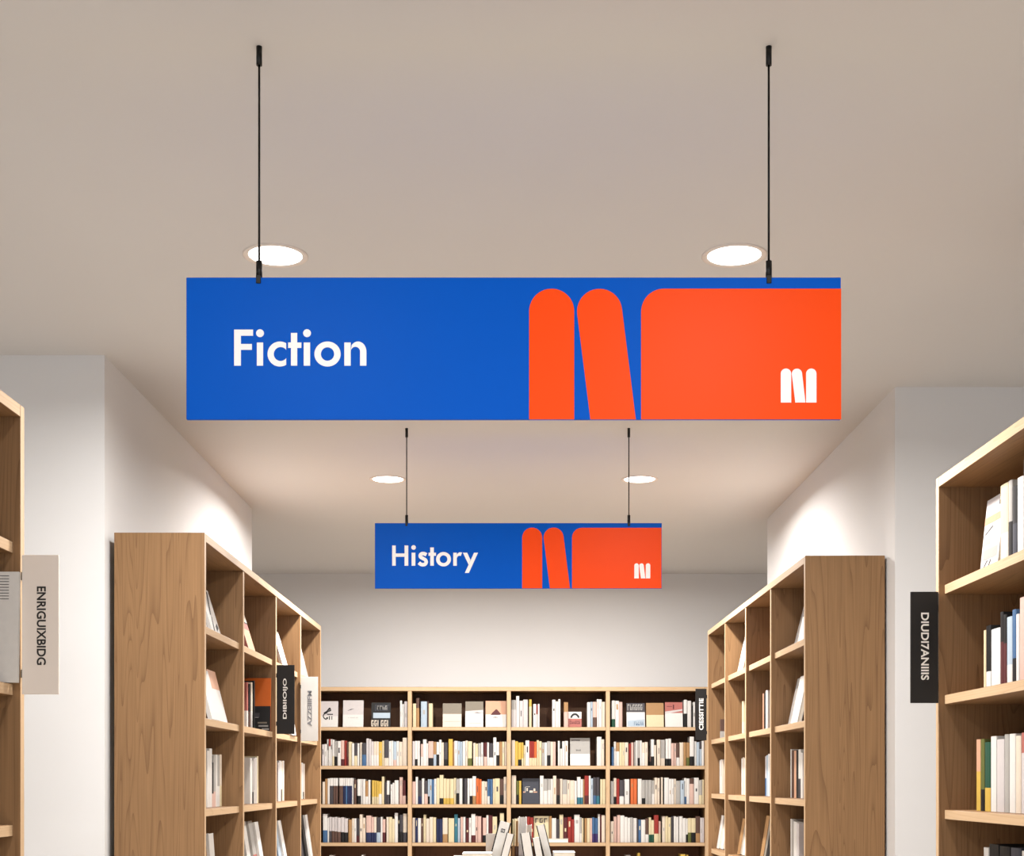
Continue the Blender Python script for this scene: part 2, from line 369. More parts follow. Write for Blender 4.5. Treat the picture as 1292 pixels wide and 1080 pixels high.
def cover_book(name, wd, h, th, up, low=None, frac=0.5, marks=()):
    """face-out book: front cover faces -Y at y=0, centred on x; a cover mesh with a page block child; marks = [(x0,x1,z0,z1,code)] in shares of the cover,
    or ('p', [(x,z)...], code)"""
    bm = bmesh.new(); mats = [pal(up), pal(low or up)]
    zs = h*frac if low else 0
    c = 0.002
    if low:
        box(bm, -wd/2, wd/2, 0, c, 0, zs, mi=1); box(bm, -wd/2, wd/2, 0, c, zs, h, mi=0)
    else: box(bm, -wd/2, wd/2, 0, c, 0, h, mi=0)
    box(bm, -wd/2, wd/2, th-c, th, 0, h, mi=0)
    box(bm, -wd/2, -wd/2+c, c, th-c, 0, h, mi=0)
    codes = []
    for mk in marks:
        cd_ = mk[-1]
        if cd_ not in codes: codes.append(cd_); mats.append(pal(cd_))
        mi = 2+codes.index(cd_)
        if mk[0] == 'p': extrude_poly(bm, [((x-0.5)*wd, z*h) for x, z in mk[1]], -0.0005, 0.0004, mi)
        else: box(bm, (mk[0]-0.5)*wd, (mk[1]-0.5)*wd, -0.0005, 0.0004, mk[2]*h, mk[3]*h, mi=mi)
    o = link(name, bm, mats)
    bm = bmesh.new(); box(bm, -wd/2+c+0.0002, wd/2-0.003, c+0.0002, th-c-0.0002, 0.003, h-0.003); link('page_block', bm, PAGE, o)
    return o

ORD = ['', 'first', 'second', 'third', 'fourth', 'fifth', 'sixth', 'seventh', 'eighth', 'ninth', 'tenth', 'eleventh', 'twelfth', 'thirteenth', 'fourteenth',
       'fifteenth', 'sixteenth', 'seventeenth', 'eighteenth', 'nineteenth', 'twentieth', 'twenty-first', 'twenty-second', 'twenty-third', 'twenty-fourth',
       'twenty-fifth', 'twenty-sixth', 'twenty-seventh', 'twenty-eighth', 'twenty-ninth', 'thirtieth', 'thirty-first', 'thirty-second', 'thirty-third', 'thirty-fourth', 'thirty-fifth', 'thirty-sixth']
BAYO = [(403, 10.767), (517, 10.254), (642, 10.254), (767, 10.254)]
ROWY = {1: 865, 2: 920, 3: 970, 4: 1018, 5: 1018}
BASE = {(1, 0): 555, (1, 1): 527, (1, 2): 527, (1, 3): 525, (2, 0): 490, (2, 1): 466, (2, 2): 466, (2, 3): 466,
        (3, 0): 474, (3, 1): 452, (3, 2): 452, (3, 3): 452, (4, 0): 484, (4, 1): 462, (4, 2): 462, (4, 3): 462, (5, 0): 1000, (5, 1): 960, (5, 2): 960, (5, 3): 960}
# token: codes end/top[/split]; _x jumps; *name places a face-out book between two x
ROWS = {
 (1, 0): "_1095 W1122/195 W1148/240 _1152 L1192/205",
 (1, 1): "_38 C82/222 HA122/150/280 _142 S225/195 _230 H243/190 C295/220",
 (1, 2): "_32 GL95/175/300 W135/125 L185/185 L247/170 _262 YC296/168/260 _315 W355/228 RW375/240/360 W398/228 _562 W605/172 W640/195 W668/165 _712 AP768/205/330 _1015 W1055/205 S1088/200 PH1140/200/400 W1165/165 W1203/168 O1246/200",
 (1, 3): "_50 WF95/180/420 W145/185 P188/200 _985 WK1025/172/350 W1080/184 K1105/250 W1130/200",
 (2, 0): "_35 L65/200 W100/195 W125/130 RW150/125/225 W175/130 WC200/135/360 GK245/155/365 W290/155 PM335/145/400 R375/150 HM395/165/370 C440/165 W472/185 DC515/180/355 W540/185 _548 O580/175 DB635/180/340 L670/120 L700/130 LW735/160/345 OW770/160/345 OW805/160/345 Y850/165 C880/150 DO940/140/385 W975/155 W1000/150 SP1045/160/410 W1080/155 O1130/165 O1190/110",
 (2, 1): "_35 L65/150 WK100/145/380 W130/145 _142 PW170/185/350 W215/125 W240/175 PK305/150/365 AS345/155/320 WK380/160/320 W410/130 O440/165 DK490/165/385 _500 Y555/120 A575/155 W620/145 S650/150 S685/155 W720/150 O750/140 CV805/150/370 _820 O850/170 CW885/180/350 GW920/175/350 W950/165 _957 MP1000/165/350 W1025/165 DW1080/175/360 W1120/100 WK1157/160/330 _1160 A1195/155 C1225/155 O1257/155",
 (2, 2): "_35 O80/135 Y120/150 YK165/165/385 YC190/165/370 C215/200 W265/140 RC300/150/365 RC328/150/365 EC360/155/365 C390/135 C425/150 G460/165 W495/165 GK540/150/330 O575/155 P607/155 _635 W660/145 KW690/150/245 W725/150 W767/145 _1140 W1200/92 O1235/125",
 (2, 3): "_48 B78/225 W105/155 AW150/165/280 C185/165 C215/165 O265/165 _272 R303/180 P332/165 _342 G362/160 W385/140 GK415/140/365 W440/140 OW480/165/300 O517/160 _540 HK560/345 WK600/125/345 O625/200 _635 O680/130 GO740/130/370 _748 WK785/120/375 WK820/115/375 P855/175 P885/175 HW930/170/360 O980/165 A1015/165 AV1060/165/360 WK1115/90/345 _1118 W1150/150 S1185/160 DS1215/155/250 W1250/145",
 (3, 0): "_40 O75/170 A110/130 W138/125 WD190/120/225 WH215/120/225 WH250/120/225 _268 WH320/120/225 WN355/120/225 WB378/120/225 WN412/120/225 WN440/120/225 W462/120 _468 H502/140 _515 WK560/135/360 W590/135 W622/135 AW660/160/370 W690/145 _710 YC745/150/375 YC780/155/375 YC805/160/375 YW845/165/335 C878/100 _885 D915/180 WD950/155/345 _965 W992/205 W1020/185 W1075/150 _1085 P1130/108 MP1172/150/360",
 (3, 1): "_32 P75/160 W105/100 DN155/145/350 W187/120 DP232/150/320 SK257/130/350 S285/130 B315/135 W345/125 C385/115 CK435/75/375 CY470/120/375 CY520/125/375 CY570/125/375 C600/115 GK640/125/310 W680/120 K705/125 D738/120 _745 W775/120 WK810/120/345 WA857/90/345 E895/120 E928/130 O967/155 O1005/160 BW1035/130/350 B1075/130 C1100/125 C1165/120 HK1215/125/335 O1253/100",
 (3, 2): "_35 O95/80 _98 VK130/150/330 Y162/150 _402 W450/85 GW500/125/280 GW545/125/270 W572/125 O615/85 HK660/125/335 O695/125 GO755/135/325 O790/140 OC850/145/395 W880/150 _884 WT930/100/365 WT960/130/365 A980/130 RM1035/85/340 W1060/85 S1090/120 DB1130/105/340 DT1175/105/345 _1183 C1215/130 C1250/130",
 (3, 3): "_35 G75/155 OK110/115/355 R150/125 DW208/140/350 _215 W280/130 _295 E335/125 E378/125 _388 W440/125 GK485/140/375 G525/140 G570/140 GW605/145/320 O640/110 O672/115 _690 O712/105 K730/125 W790/110 W825/125 W855/125 O885/125 G940/150 S990/145 WB1020/115/355 W1060/120 HP1115/120/190 W1180/110 GC1220/140/335 C1248/135",
 (4, 0): "_45 WB105/100/320 W130/150 LD165/140/330 LH205/145/330 LH245/140/335 LH290/150/340 LK335/145/345 LK385/160/350 _392 A440/175 O470/160 W500/160 DM545/160/395 O585/105 O627/150 _635 PN705/120/350 PN738/140/350 ON775/140/350 DS830/145/350 W855/140 PM895/170/350 _908 O940/140 C985/140 C1020/165 W1065/85 K1090/120 DK1135/110/340 OD1187/95/350",
 (4, 1): "_30 O70/145 N105/150 W145/150 H175/150 C210/105 O255/155 O300/135 C340/140 _345 N380/160 N425/160 OA490/145/355 _498 C575/150 T620/100 S650/150 _656 P690/135 W720/135 _725 M765/150 W795/145 WM850/95/370 P880/120 P925/125 M945/140 PK990/145/370 W1018/110 M1070/110 C1130/130 _1165 C1220/85",
 (4, 2): "_42 V75/175 C115/155 W190/145 W235/135 R275/130 R320/140 _524 A555/125 W615/150 D655/160 C705/105 M760/140 R812/135 R847/165 W920/105 GW945/140/345 C967/150 _980 A1010/150 C1050/150 P1078/150 BU1110/140/350 BU1155/150/350 W1180/100 M1200/100 O1246/110",
 (4, 3): "_34 O75/190 P115/130 _120 P160/110 W215/115 W255/135 W292/145 G325/140 W375/150 D395/160 B430/170 W485/170 HW530/155/360 CF560/140/360 CF597/175/360 RC655/110/350 PC685/190/350 _705 O745/125 C780/125 C815/140 D855/130 W885/125 W915/135 _922 W970/125 W1012/150 WK1037/155/360 CV1080/150/335 CK1135/150/335 HA1195/125/345 L1225/145 L1250/145",
 (5, 0): "_130 W185/655 _570 W600/650",
 (5, 3): "_230 G295/628 _385 Y420/600 _940 Y1005/615 _1015 Y1040/625",
}
YBK = YB+0.035        # where the spines stand, a little in from the shelf front
KBK = YBK/F
def bkx(bay, x): o, s = BAYO[bay]; return (o+x/s-VX)*KBK
def ordn(i): return ORD[i] if i < len(ORD) else 'last'
def describe(up, low, frac, hh, tt):
    c = PAL[up][0].replace(' ', '-')
    size = ('tall ' if hh > 0.195 else 'short ' if hh < 0.155 else '') + ('thin ' if tt < 0.016 else 'thick ' if tt > 0.027 else '')
    if low and low != up:
        return size+c+' book with '+PAL[low][0].replace(' ', '-')+(' base' if frac < 0.45 else ' lower half')
    return size+c+' book'
for (row, bay), s in ROWS.items():
    cur = None; i = 0; sc = BAYO[bay][1]
    for tk in s.split():
        if tk[0] == '_': cur = float(tk[1:]); continue
        j = 0
        while tk[j].isalpha(): j += 1
        codes = tk[:j]; nums = [float(v) for v in tk[j:].split('/')]
        x1, top = nums[0], nums[1]
        base = BASE[(row, bay)]
        h = (base-top)/sc*KBK; th = (x1-cur)/sc*KBK
        frac = (base-nums[2])/(base-top) if len(nums) > 2 else 0.45
        if th < 0.005: th = 0.005
        i += 1
        low = codes[1] if len(codes) > 1 else None
        mark = None
        if th > 0.013 and rnd.random() < 0.4 and not low:
            dark = codes[0] in 'KNDRMHUTFBVX'
            z = rnd.uniform(0.35, 0.7); mark = (z, z+rnd.uniform(0.08, 0.25), rnd.uniform(0.2, 0.45), ('C' if dark else rnd.choice('GGDA')))
        lo_, hi_ = BX((392, 517, 642, 767)[bay])+0.0158, BX((517, 642, 767, 892)[bay])-0.0158
        xa, xb_ = max(bkx(bay, cur), lo_), min(bkx(bay, x1), hi_)
        o = book_mesh('book', max(xb_-xa, 0.004)*0.955, h, rnd.uniform(0.13, 0.17), codes[0], low, frac, mark)
        o.location = ((xa+xb_)/2, YBK+rnd.uniform(-0.006, 0.012), SH_B[row-1]+GAP)
        tag(o, '%s, %s from left, %s shelf, %s back bay' % (describe(codes[0], low, frac, h, th), ordn(i), ORD[row], ORD[bay+1]), 'book',
            'books on the %s shelf of the back bookcase' % ORD[row])
        cur = x1
def faceout(bay, x0, x1, top, row, up, low, frac, marks, label, lean=8):
    base = BASE[(row, bay)]; sc = BAYO[bay][1]
    wd = (x1-x0)/sc*KBK; h = (base-top)/sc*KBK
    o = cover_book('book', wd, h/math.cos(math.radians(lean)), 0.014, up, low, frac, marks)
    o.location = (bkx(bay, (x0+x1)/2), YBK+0.012, SH_B[row-1]+GAP+0.014*math.sin(math.radians(lean))); o.rotation_euler = (-math.radians(lean), 0, 0)
    tag(o, label, 'book', 'books shown face out on the back bookcase')
def glyphs(x0, x1, z0, z1, code, n, seed):
    r = random.Random(seed); out = []; w_ = (x1-x0)/n
    for i in range(n):
        a = x0+i*w_; out.append((a, a+w_*0.25, z0, z1, code))
        if r.random() < 0.7: out.append((a, a+w_*0.75, z1-(z1-z0)*0.22, z1, code))
        if r.random() < 0.6: out.append((a+w_*0.5, a+w_*0.75, z0, z0+(z1-z0)*0.6, code))
        if r.random() < 0.5: out.append((a, a+w_*0.75, z0, z0+(z1-z0)*0.22, code))
    return out
def ringmark(cx, cz, rx, rz, t, a0, a1, code, n=10):
    out = []
    for i in range(n):
        A = math.radians(a0+(a1-a0)*i/n); B = math.radians(a0+(a1-a0)*(i+1)/n)
        out.append(('p', [(cx+rx*math.cos(A), cz+rz*math.sin(A)), (cx+rx*math.cos(B), cz+rz*math.sin(B)), (cx+(rx-t)*math.cos(B), cz+(rz-t)*math.sin(B)), (cx+(rx-t)*math.cos(A), cz+(rz-t)*math.sin(A))], code))
    return out
faceout(0, -25, 246, 203, 1, 'L', 'W', 0.42, [('p', [(0.27, 0.55), (0.42, 0.62), (0.55, 0.75), (0.63, 0.74), (0.66, 0.62), (0.3, 0.52)], 'K'), ('p', [(0.38, 0.60), (0.5, 0.62), (0.6, 0.70), (0.6, 0.63)], 'L')]
        + ringmark(0.52, 0.42, 0.28, 0.16, 0.05, 100, 250, 'K') + [(0.45, 0.75, 0.47, 0.51, 'K'), (0.42, 0.5, 0.3, 0.38, 'K'), (0.55, 0.6, 0.28, 0.42, 'K'), (0.68, 0.72, 0.28, 0.42, 'K')],
        'white face-out book with black ink drawing, far left of top back shelf')
faceout(0, 315, 592, 190, 1, 'L', 'W', 0.46, [('p', [(0.2, 0.60), (0.38, 0.67), (0.55, 0.68), (0.4, 0.64)], 'D')] + glyphs(0.25, 0.75, 0.33, 0.36, 'G', 8, 2),
        'grey and white face-out book with a thin grey brushstroke, top back shelf')
faceout(0, 700, 962, 222, 1, 'K', 'K', 0.33, [(0.1, 0.98, 0.36, 0.58, 'S')] + glyphs(0.18, 0.95, 0.66, 0.92, 'X', 6, 3)+glyphs(0.3, 0.85, 0.7, 0.88, 'G', 4, 33) + glyphs(0.0, 1.0, 0.02, 0.28, 'O', 6, 4),
        'dark face-out book with pale middle band and chunky white letters, first back bay')
faceout(1, 425, 668, 220, 1, 'J', 'O', 0.55, [(0.08, 0.92, 0.22, 0.24, 'G')], 'face-out book with olive grey top and ivory base, shortest in second back bay')
faceout(1, 718, 950, 195, 1, 'J', 'W', 0.53, [('p', [(0.0, 0.53), (0.0, 0.62), (1.0, 0.67), (1.0, 0.53)], 'L'), (0.2, 0.9, 0.13, 0.15, 'G'), ('p', [(0.5, 0.55), (0.62, 0.58), (1.0, 0.53)], 'J')],
        'face-out book, grey top over slanted pale band, middle of three, second back bay')
faceout(1, 980, 1248, 188, 1, 'I', 'W', 0.48, [('p', [(0.24, 0.46), (0.34, 0.56), (0.5, 0.68), (0.56, 0.67), (0.74, 0.50), (0.70, 0.46)], 'M')] + glyphs(0.35, 0.6, 0.34, 0.40, 'D', 4, 6),
        'beige face-out book with a dark brown triangular emblem, second back bay')
faceout(2, 772, 942, 330, 1, 'W', 'Z', 0.55, ringmark(0.5, 0.55, 0.36, 0.36, 0.14, 10, 170, 'K') + [(0.36, 0.6, 0.62, 0.8, 'W')] + glyphs(0.1, 0.9, 0.2, 0.4, 'M', 6, 8),
        'small dusty red face-out book with a black and white arc, third back bay')
faceout(2, 795, 1052, 108, 2, 'G', 'W', 0.42, glyphs(0.3, 0.55, 0.53, 0.58, 'K', 4, 9) + [(0.05, 0.5, 0.90, 0.93, 'D')], 'large grey and white face-out book with small black word, second shelf')
faceout(2, 175, 396, 122, 3, 'X', None, 0.5, [(0.05, 0.2, 0.44, 0.48, 'I'), (0.15, 0.2, 0.44, 0.66, 'G'), (0.25, 0.32, 0.5, 0.62, 'O'), (0.42, 0.62, 0.44, 0.52, 'O'), (0.66, 0.88, 0.44, 0.48, 'I'), (0.66, 0.76, 0.5, 0.6, 'O'), (0.2, 0.45, 0.66, 0.68, 'G')],
        'slate face-out book with small pale figures, third shelf of back bookcase')
faceout(2, 326, 520, 128, 4, 'C', 'C', 0.5, glyphs(0.08, 0.95, 0.74, 0.92, 'D', 3, 12), 'cream face-out book with dark strokes behind the display books, fourth shelf')
faceout(3, 245, 482, 215, 1, 'D', 'W', 0.62, glyphs(0.05, 0.9, 0.70, 0.95, 'G', 6, 13) + [('p', [(0.06, 0.02), (0.06, 0.26), (0.97, 0.33), (0.97, 0.02)], 'S')] + glyphs(0.4, 0.95, 0.07, 0.22, 'B', 5, 14),
        'face-out book with dark city top and pale blue base, fourth back bay')
faceout(3, 500, 726, 212, 1, 'A', 'C', 0.5, [], 'plain face-out book, tan top half and cream lower half, fourth back bay')
faceout(3, 745, 972, 203, 1, 'Z', 'W', 0.56, [('p', [(0, 0.52), (0, 0.62), (1, 0.72), (1, 0.66)], 'L'), (0.45, 0.52, 0.72, 0.9, 'M'), (0.1, 0.4, 0.82, 0.84, 'M')],
        'face-out book with dusty red top and white base, fourth back bay')
# a white book lying flat on the fourth shelf
o = cover_book('book', 27*KBK, 0.03, 0.028, 'W', None)
o.rotation_euler = (PI/2, 0, 0)
o.location = ((703.5-VX)*KBK, YB+0.17-0.1+0.0, SH_B[3]+0.0285)
o.rotation_euler = (-PI/2, 0, 0); o.location = ((703.5-VX)*KBK, YB+0.002, SH_B[3]+0.0288)
tag(o, 'white book lying flat in front of the spines on the fourth back shelf', 'book')

# ---- side bookcases. Left faces +X, right faces -X
def side_book(side, X, Yfar, th, h, z, up, low=None, frac=0.4, tilt=0, label='', depth=0.17, mark=None, grp=None):
    """upright spine-out book; Yfar = its far face; leaning tilt degrees back into the case"""
    o = book_mesh('book', th*0.97, h, depth, up, low, frac, mark)
    o.rotation_mode = 'ZYX' if False else 'XYZ'
    rz = PI/2 if side == 'L' else -PI/2
    o.matrix_world = Matrix.Translation((-X if side == 'L' else X, Yfar-th/2, z+GAP+depth*math.sin(math.radians(tilt)))) @ Matrix.Rotation(rz, 4, 'Z') @ Matrix.Rotation(-math.radians(tilt), 4, 'X')
    tag(o, label, 'book', grp or ('books in the left aisle bookcase' if side == 'L' else 'books in the right aisle bookcase')); return o
def side_face(side, X, Yfar, wd, h, z, th, up, low=None, frac=0.5, tilt=12, marks=(), label='', grp=None):
    o = cover_book('book', wd, h, th, up, low, frac, marks)
    rz = PI/2 if side == 'L' else -PI/2
    o.matrix_world = Matrix.Translation((-X if side == 'L' else X, Yfar-wd/2, z+GAP+th*math.sin(math.radians(tilt)))) @ Matrix.Rotation(rz, 4, 'Z') @ Matrix.Rotation(-math.radians(tilt), 4, 'X')
    tag(o, label, 'book', grp or ('face-out books in the left aisle bookcase' if side == 'L' else 'face-out books in the right aisle bookcase')); return o
def XL(px, Y): return (VX-px)*Y/F
def XR(px, Y): return (px-VX)*Y/F
L1, L2, L3, L4 = SH_L[:4]; R1, R2, R3, R4 = SH_R[:4]
bayL = ['first', 'second', 'third', 'farthest']
INK = [('p', [(0.2, 0.05), (0.35, 0.05), (0.5, 0.4), (0.42, 0.42)], 'K'), ('p', [(0.35, 0.45), (0.45, 0.42), (0.85, 0.95), (0.75, 0.97)], 'K'), ('p', [(0.6, 0.1), (0.9, 0.2), (0.85, 0.3), (0.6, 0.22)], 'K'), ('p', [(0.1, 0.75), (0.3, 0.7), (0.6, 0.98), (0.3, 0.98)], 'D')]
# left case, row 1 (face-out, leaning back)
side_face('L', XL(279, 5.86), 5.88, 0.17, 0.205, L1, 0.014, 'W', None, 0.5, 17, INK, 'white face-out book with black ink drawing, top left cube nearest the viewer')
side_face('L', XL(279, 5.86)+0.012, 5.69, 0.15, 0.19, L1, 0.014, 'W', 'L', 0.5, 17, [], 'plain white book beside the ink-drawn one in the top left cube')
side_face('L', XL(322, 6.60), 6.63, 0.17, 0.19, L1, 0.014, 'Z', 'I', 0.6, 17, [(0, 1, 0.76, 0.80, 'K'), (0, 1, 0.80, 1, 'O')], 'terracotta face-out book with pale top, second top cube of left bookcase')
side_face('L', XL(363, 7.45), 7.48, 0.18, 0.20, L1, 0.014, 'W', 'L', 0.5, 16, [('p', [(0.3, 0.1), (0.4, 0.1), (0.8, 0.8), (0.7, 0.8)], 'K')], 'white face-out book above the black shelf sign on the left')
side_face('L', XL(389, 8.25), 8.28, 0.18, 0.20, L1, 0.014, 'W', 'G', 0.5, 14, [], 'white and grey face-out book above the white shelf sign')
# row 2
side_face('L', XL(286, 5.88), 5.90, 0.17, 0.215, L2, 0.018, 'I', 'W', 0.63, 14, [], 'face-out book with tan top and white base, second left cube row')
side_face('L', XL(277, 5.70), 5.71, 0.15, 0.205, L2, 0.016, 'W', None, 0.5, 14, [], 'plain white face-out book nearest the viewer in second left cube row')
o = cover_book('magazine', 0.20, 0.255, 0.008, 'Q', 'K', 0.47, [(0.52, 0.74, 0.26, 0.34, 'D'), (0.5, 0.6, 0.30, 0.31, 'G'), (0.62, 0.72, 0.25, 0.26, 'G'), (0.7, 0.92, 0.14, 0.17, 'J'), (0.72, 0.95, 0.08, 0.11, 'G'), (0.55, 0.65, 0.06, 0.1, 'F'), (0.8, 0.97, 0.02, 0.05, 'G')])
o.location = (-1.262, 6.81, L2+0.0018); o.rotation_euler = (-math.radians(5), 0, 0)
tag(o, 'bright orange and black magazine standing in the second left cube', 'magazine')
side_book('L', XL(321, 6.72), 6.74, 0.02, 0.235, L2, 'K', None, label='tall black book in front of the orange magazine', tilt=0)
side_book('L', XL(318, 6.69), 6.71, 0.03, 0.225, L2, 'O', 'W', label='ivory book between the black one and a red one, orange magazine cube', tilt=0)
side_book('L', XL(316, 6.66), 6.67, 0.03, 0.215, L2, 'K', 'H', label='black and brown book beside the ivory one, orange magazine cube', tilt=0)
side_book('L', XL(313, 6.62), 6.63, 0.03, 0.22, L2, 'Z', 'W', label='dusty red and white book in the orange magazine cube', tilt=0)
side_face('L', XL(372, 7.5), 7.55, 0.16, 0.205, L2, 0.014, 'W', None, 0.5, 8, [], 'white face-out book hidden behind the black shelf sign')
side_face('L', XL(398, 8.3), 8.33, 0.16, 0.2, L2, 0.014, 'O', None, 0.5, 8, [], 'ivory face-out book hidden behind the white shelf sign')
def lean_book(side, Xe, y, th, h, z, up, low, fr, tilt, label):
    side_face(side, Xe, y, max(th, 0.09), h, z, min(th, 0.02), up, low, fr, tilt, [], label)
# row 3 (upright spines)
def lrow(side, Xe, Yfar, z, seq, where, shelf_word, tilt=0):
    y = Yfar
    for i, (cc, th, h, fr) in enumerate(seq):
        lowc = cc[1] if len(cc) > 1 else None
        (side_book if not tilt else lean_book)(side, Xe+(0.012*i if tilt else 0), y, th, h, z, cc[0], lowc, fr, tilt,
                  '%s, %s from far side, %s' % (describe(cc[0], lowc, fr, h, th), ORD[i+1], where))
        y -= max(th, 0.09)+0.002 if tilt else th+0.0006
lrow('L', XL(280, 5.93), 5.935, L3, [('OC', .035, .215, .4), ('GW', .05, .21, .4), ('W', .03, .212, 0), ('GP', .045, .208, .3), ('KP', .025, .18, .3), ('W', .05, .235, 0), ('W', .04, .225, 0)], 'third-row near cube, left bookcase', '')
lrow('L', XL(326, 6.75), 6.76, L3, [('C', .03, .222, 0), ('W', .05, .215, 0), ('LW', .04, .21, .3), ('GK', .035, .20, .27), ('W', .05, .21, 0)], 'third-row second cube, left bookcase', '')
lrow('L', XL(359, 7.57), 7.57, L3, [('W', .03, .212, 0), ('O', .04, .21, 0), ('WK', .03, .205, .3), ('W', .05, .21, 0), ('L', .04, .2, 0)], 'third-row third cube, left bookcase', '')
lrow('L', XL(385, 8.36), 8.36, L3, [('O', .03, .205, 0), ('LK', .04, .205, .2), ('W', .05, .21, 0), ('P', .04, .2, 0)], 'third-row farthest cube, left bookcase', '')
# row 4
lrow('L', XL(274, 5.82), 5.82, L4, [('W', .02, .235, 0), ('KA', .06, .25, .7), ('GK', .05, .262, .8), ('W', .05, .25, 0)], 'lowest near cube, left bookcase', '', 4)
lrow('L', XL(336, 6.78), 6.78, L4, [('WO', .03, .255, .3), ('GZ', .05, .262, .4), ('W', .06, .262, 0), ('K', .04, .23, 0)], 'lowest second cube, left bookcase', '', 9)
lrow('L', XL(364, 7.58), 7.58, L4, [('W', .025, .24, 0), ('S', .03, .245, 0), ('B', .05, .25, 0), ('K', .03, .21, 0)], 'lowest third cube, left bookcase', '', 10)
lrow('L', XL(395, 8.38), 8.38, L4, [('W', .02, .25, 0), ('K', .05, .25, 0), ('D', .03, .22, 0), ('W', .03, .2, 0)], 'lowest farthest cube, left bookcase', '', 8)
# right case
side_face('R', XR(1001, 6.48), 6.50, 0.17, 0.21, R1, 0.016, 'W', None, 0.5, 14, [(0.1, 0.2, 0.1, 0.9, 'G')], 'white face-out book, top near cube of right bookcase')
side_face('R', XR(1006, 6.30), 6.32, 0.15, 0.23, R1, 0.014, 'X', 'W', 0.6, 12, [], 'slate and white book beside the white one, top right cube')
side_face('R', XR(931, 7.86), 7.90, 0.19, 0.21, R1, 0.014, 'W', 'O', 0.5, 12, [], 'white face-out book in the third top cube of right bookcase')
side_face('R', XR(995, 6.48), 6.50, 0.18, 0.215, R2, 0.022, 'G', 'W', 0.78, 12, [], 'white face-out book with grey top, second-row near cube of right bookcase')
side_face('R', XR(998, 6.28), 6.29, 0.15, 0.21, R2, 0.018, 'W', 'W', 0.5, 12, [], 'plain white book beside grey-topped one, right bookcase')
side_book('R', XR(962, 7.19), 7.19, 0.02, 0.19, R2, 'I', None, label='peach leaning book, second-row second cube of right bookcase', tilt=0)
side_book('R', XR(964, 7.16), 7.165, 0.04, 0.19, R2, 'K', None, label='black leaning book beside the peach one, right bookcase', tilt=0)
side_book('R', XR(966, 7.11), 7.12, 0.05, 0.20, R2, 'W', None, label='white leaning book beside the black one, right bookcase', tilt=0)
side_book('R', XR(936, 7.90), 7.91, 0.05, 0.19, R2, 'C', 'O', label='cream book in second-row third cube of right bookcase', tilt=0)
side_book('R', XR(908, 8.60), 8.60, 0.04, 0.12, R2, 'H', 'G', label='short brown book in second-row farthest cube of right bookcase', tilt=0)
lrow('R', XR(997, 6.50), 6.50, R3, [('W', .02, .22, 0), ('H', .06, .215, 0), ('I', .045, .212, 0), ('K', .05, .212, 0), ('WD', .05, .215, .4), ('W', .04, .2, 0)], 'third-row near cube, right bookcase', '')
lrow('R', XR(965, 7.20), 7.20, R3, [('LB', .03, .2, .45), ('S', .05, .205, .4), ('W', .05, .21, 0), ('N', .04, .2, 0)], 'third-row second cube, right bookcase', '')
lrow('R', XR(935, 7.92), 7.92, R3, [('W', .04, .2, 0), ('O', .05, .205, 0), ('W', .04, .2, 0)], 'third-row third cube, right bookcase', '')
lrow('R', XR(907.5, 8.62), 8.62, R3, [('W', .04, .2, 0), ('LW', .05, .205, .5), ('O', .04, .2, 0)], 'third-row farthest cube, right bookcase', '')
lrow('R', XR(997, 6.50), 6.50, R4, [('W', .025, .235, 0), ('G', .04, .23, 0), ('W', .07, .225, 0), ('L', .05, .22, 0)], 'lowest near cube, right bookcase', '')
lrow('R', XR(958, 7.2), 7.20, R4, [('A', .015, .235, 0), ('K', .07, .235, 0), ('W', .05, .22, 0), ('LW', .04, .25, .8)], 'lowest second cube, right bookcase', '', 9)
lrow('R', XR(930, 7.92), 7.92, R4, [('A', .02, .2, 0), ('W', .05, .21, 0), ('KW', .05, .21, .6)], 'lowest third cube, right bookcase', '', 9)
lrow('R', XR(904, 8.62), 8.62, R4, [('W', .05, .2, 0), ('DW', .04, .21, .7), ('W', .04, .21, 0)], 'lowest farthest cube, right bookcase', '', 9)
# near left case: a white brochure facing the viewer
o = cover_book('magazine', 0.28, 0.268, 0.010, 'W', None, 0.5, [(0.30, 0.915, 0.965-0.026*i-0.006, 0.965-0.026*i, 'D') for i in range(9)])
o.location = (-1.194-0.14, 3.435, EYE+0.2368); o.rotation_euler = (-math.radians(2), 0, 0)
tag(o, 'white magazine with printed lines in bookcase at left picture edge', 'magazine')
# near right case
def NY(px, X=1.335): return X*F/(px-VX)
def near_row(z, seq, rowword, X=1.335):
    """seq: (codes, x0, x1, height, frac, tilt, depth, phrase)"""
    for cc, x0, x1, h, fr, tilt, phrase in seq:
        y1, y0 = NY(x0, X), NY(x1, X)
        side_book('R', X, y1, y1-y0, h, z, cc[0], cc[1] if len(cc) > 1 else None, fr, tilt, phrase+', '+rowword, grp='books in the bookcase at the right picture edge')
N1, N2, N3, N4 = SH_N[:4]
y1, y0 = NY(1236), NY(1258)
side_face('R', 1.335, y1, y1-y0, 0.215, N1, 0.012, 'L', 'W', 0.7, 6, [(0, 1, 0.66, 0.76, 'I'), (0.75, 0.9, 0.86, 0.92, 'D'), (0.05, 0.45, 0.38, 0.46, 'P'), ('p', [(0.1, 0.52), (0.5, 0.6), (0.5, 0.62), (0.1, 0.54)], 'D'), (0.1, 0.9, 0.18, 0.32, 'G'),
    ('p', [(0.05, 0.03), (0.1, 0.03), (0.4, 0.16), (0.35, 0.17)], 'D'), ('p', [(0.4, 0.05), (0.45, 0.04), (0.6, 0.16), (0.55, 0.17)], 'D')],
    'white patterned face-out booklet on the top shelf at the right edge', 'books in the bookcase at the right picture edge')
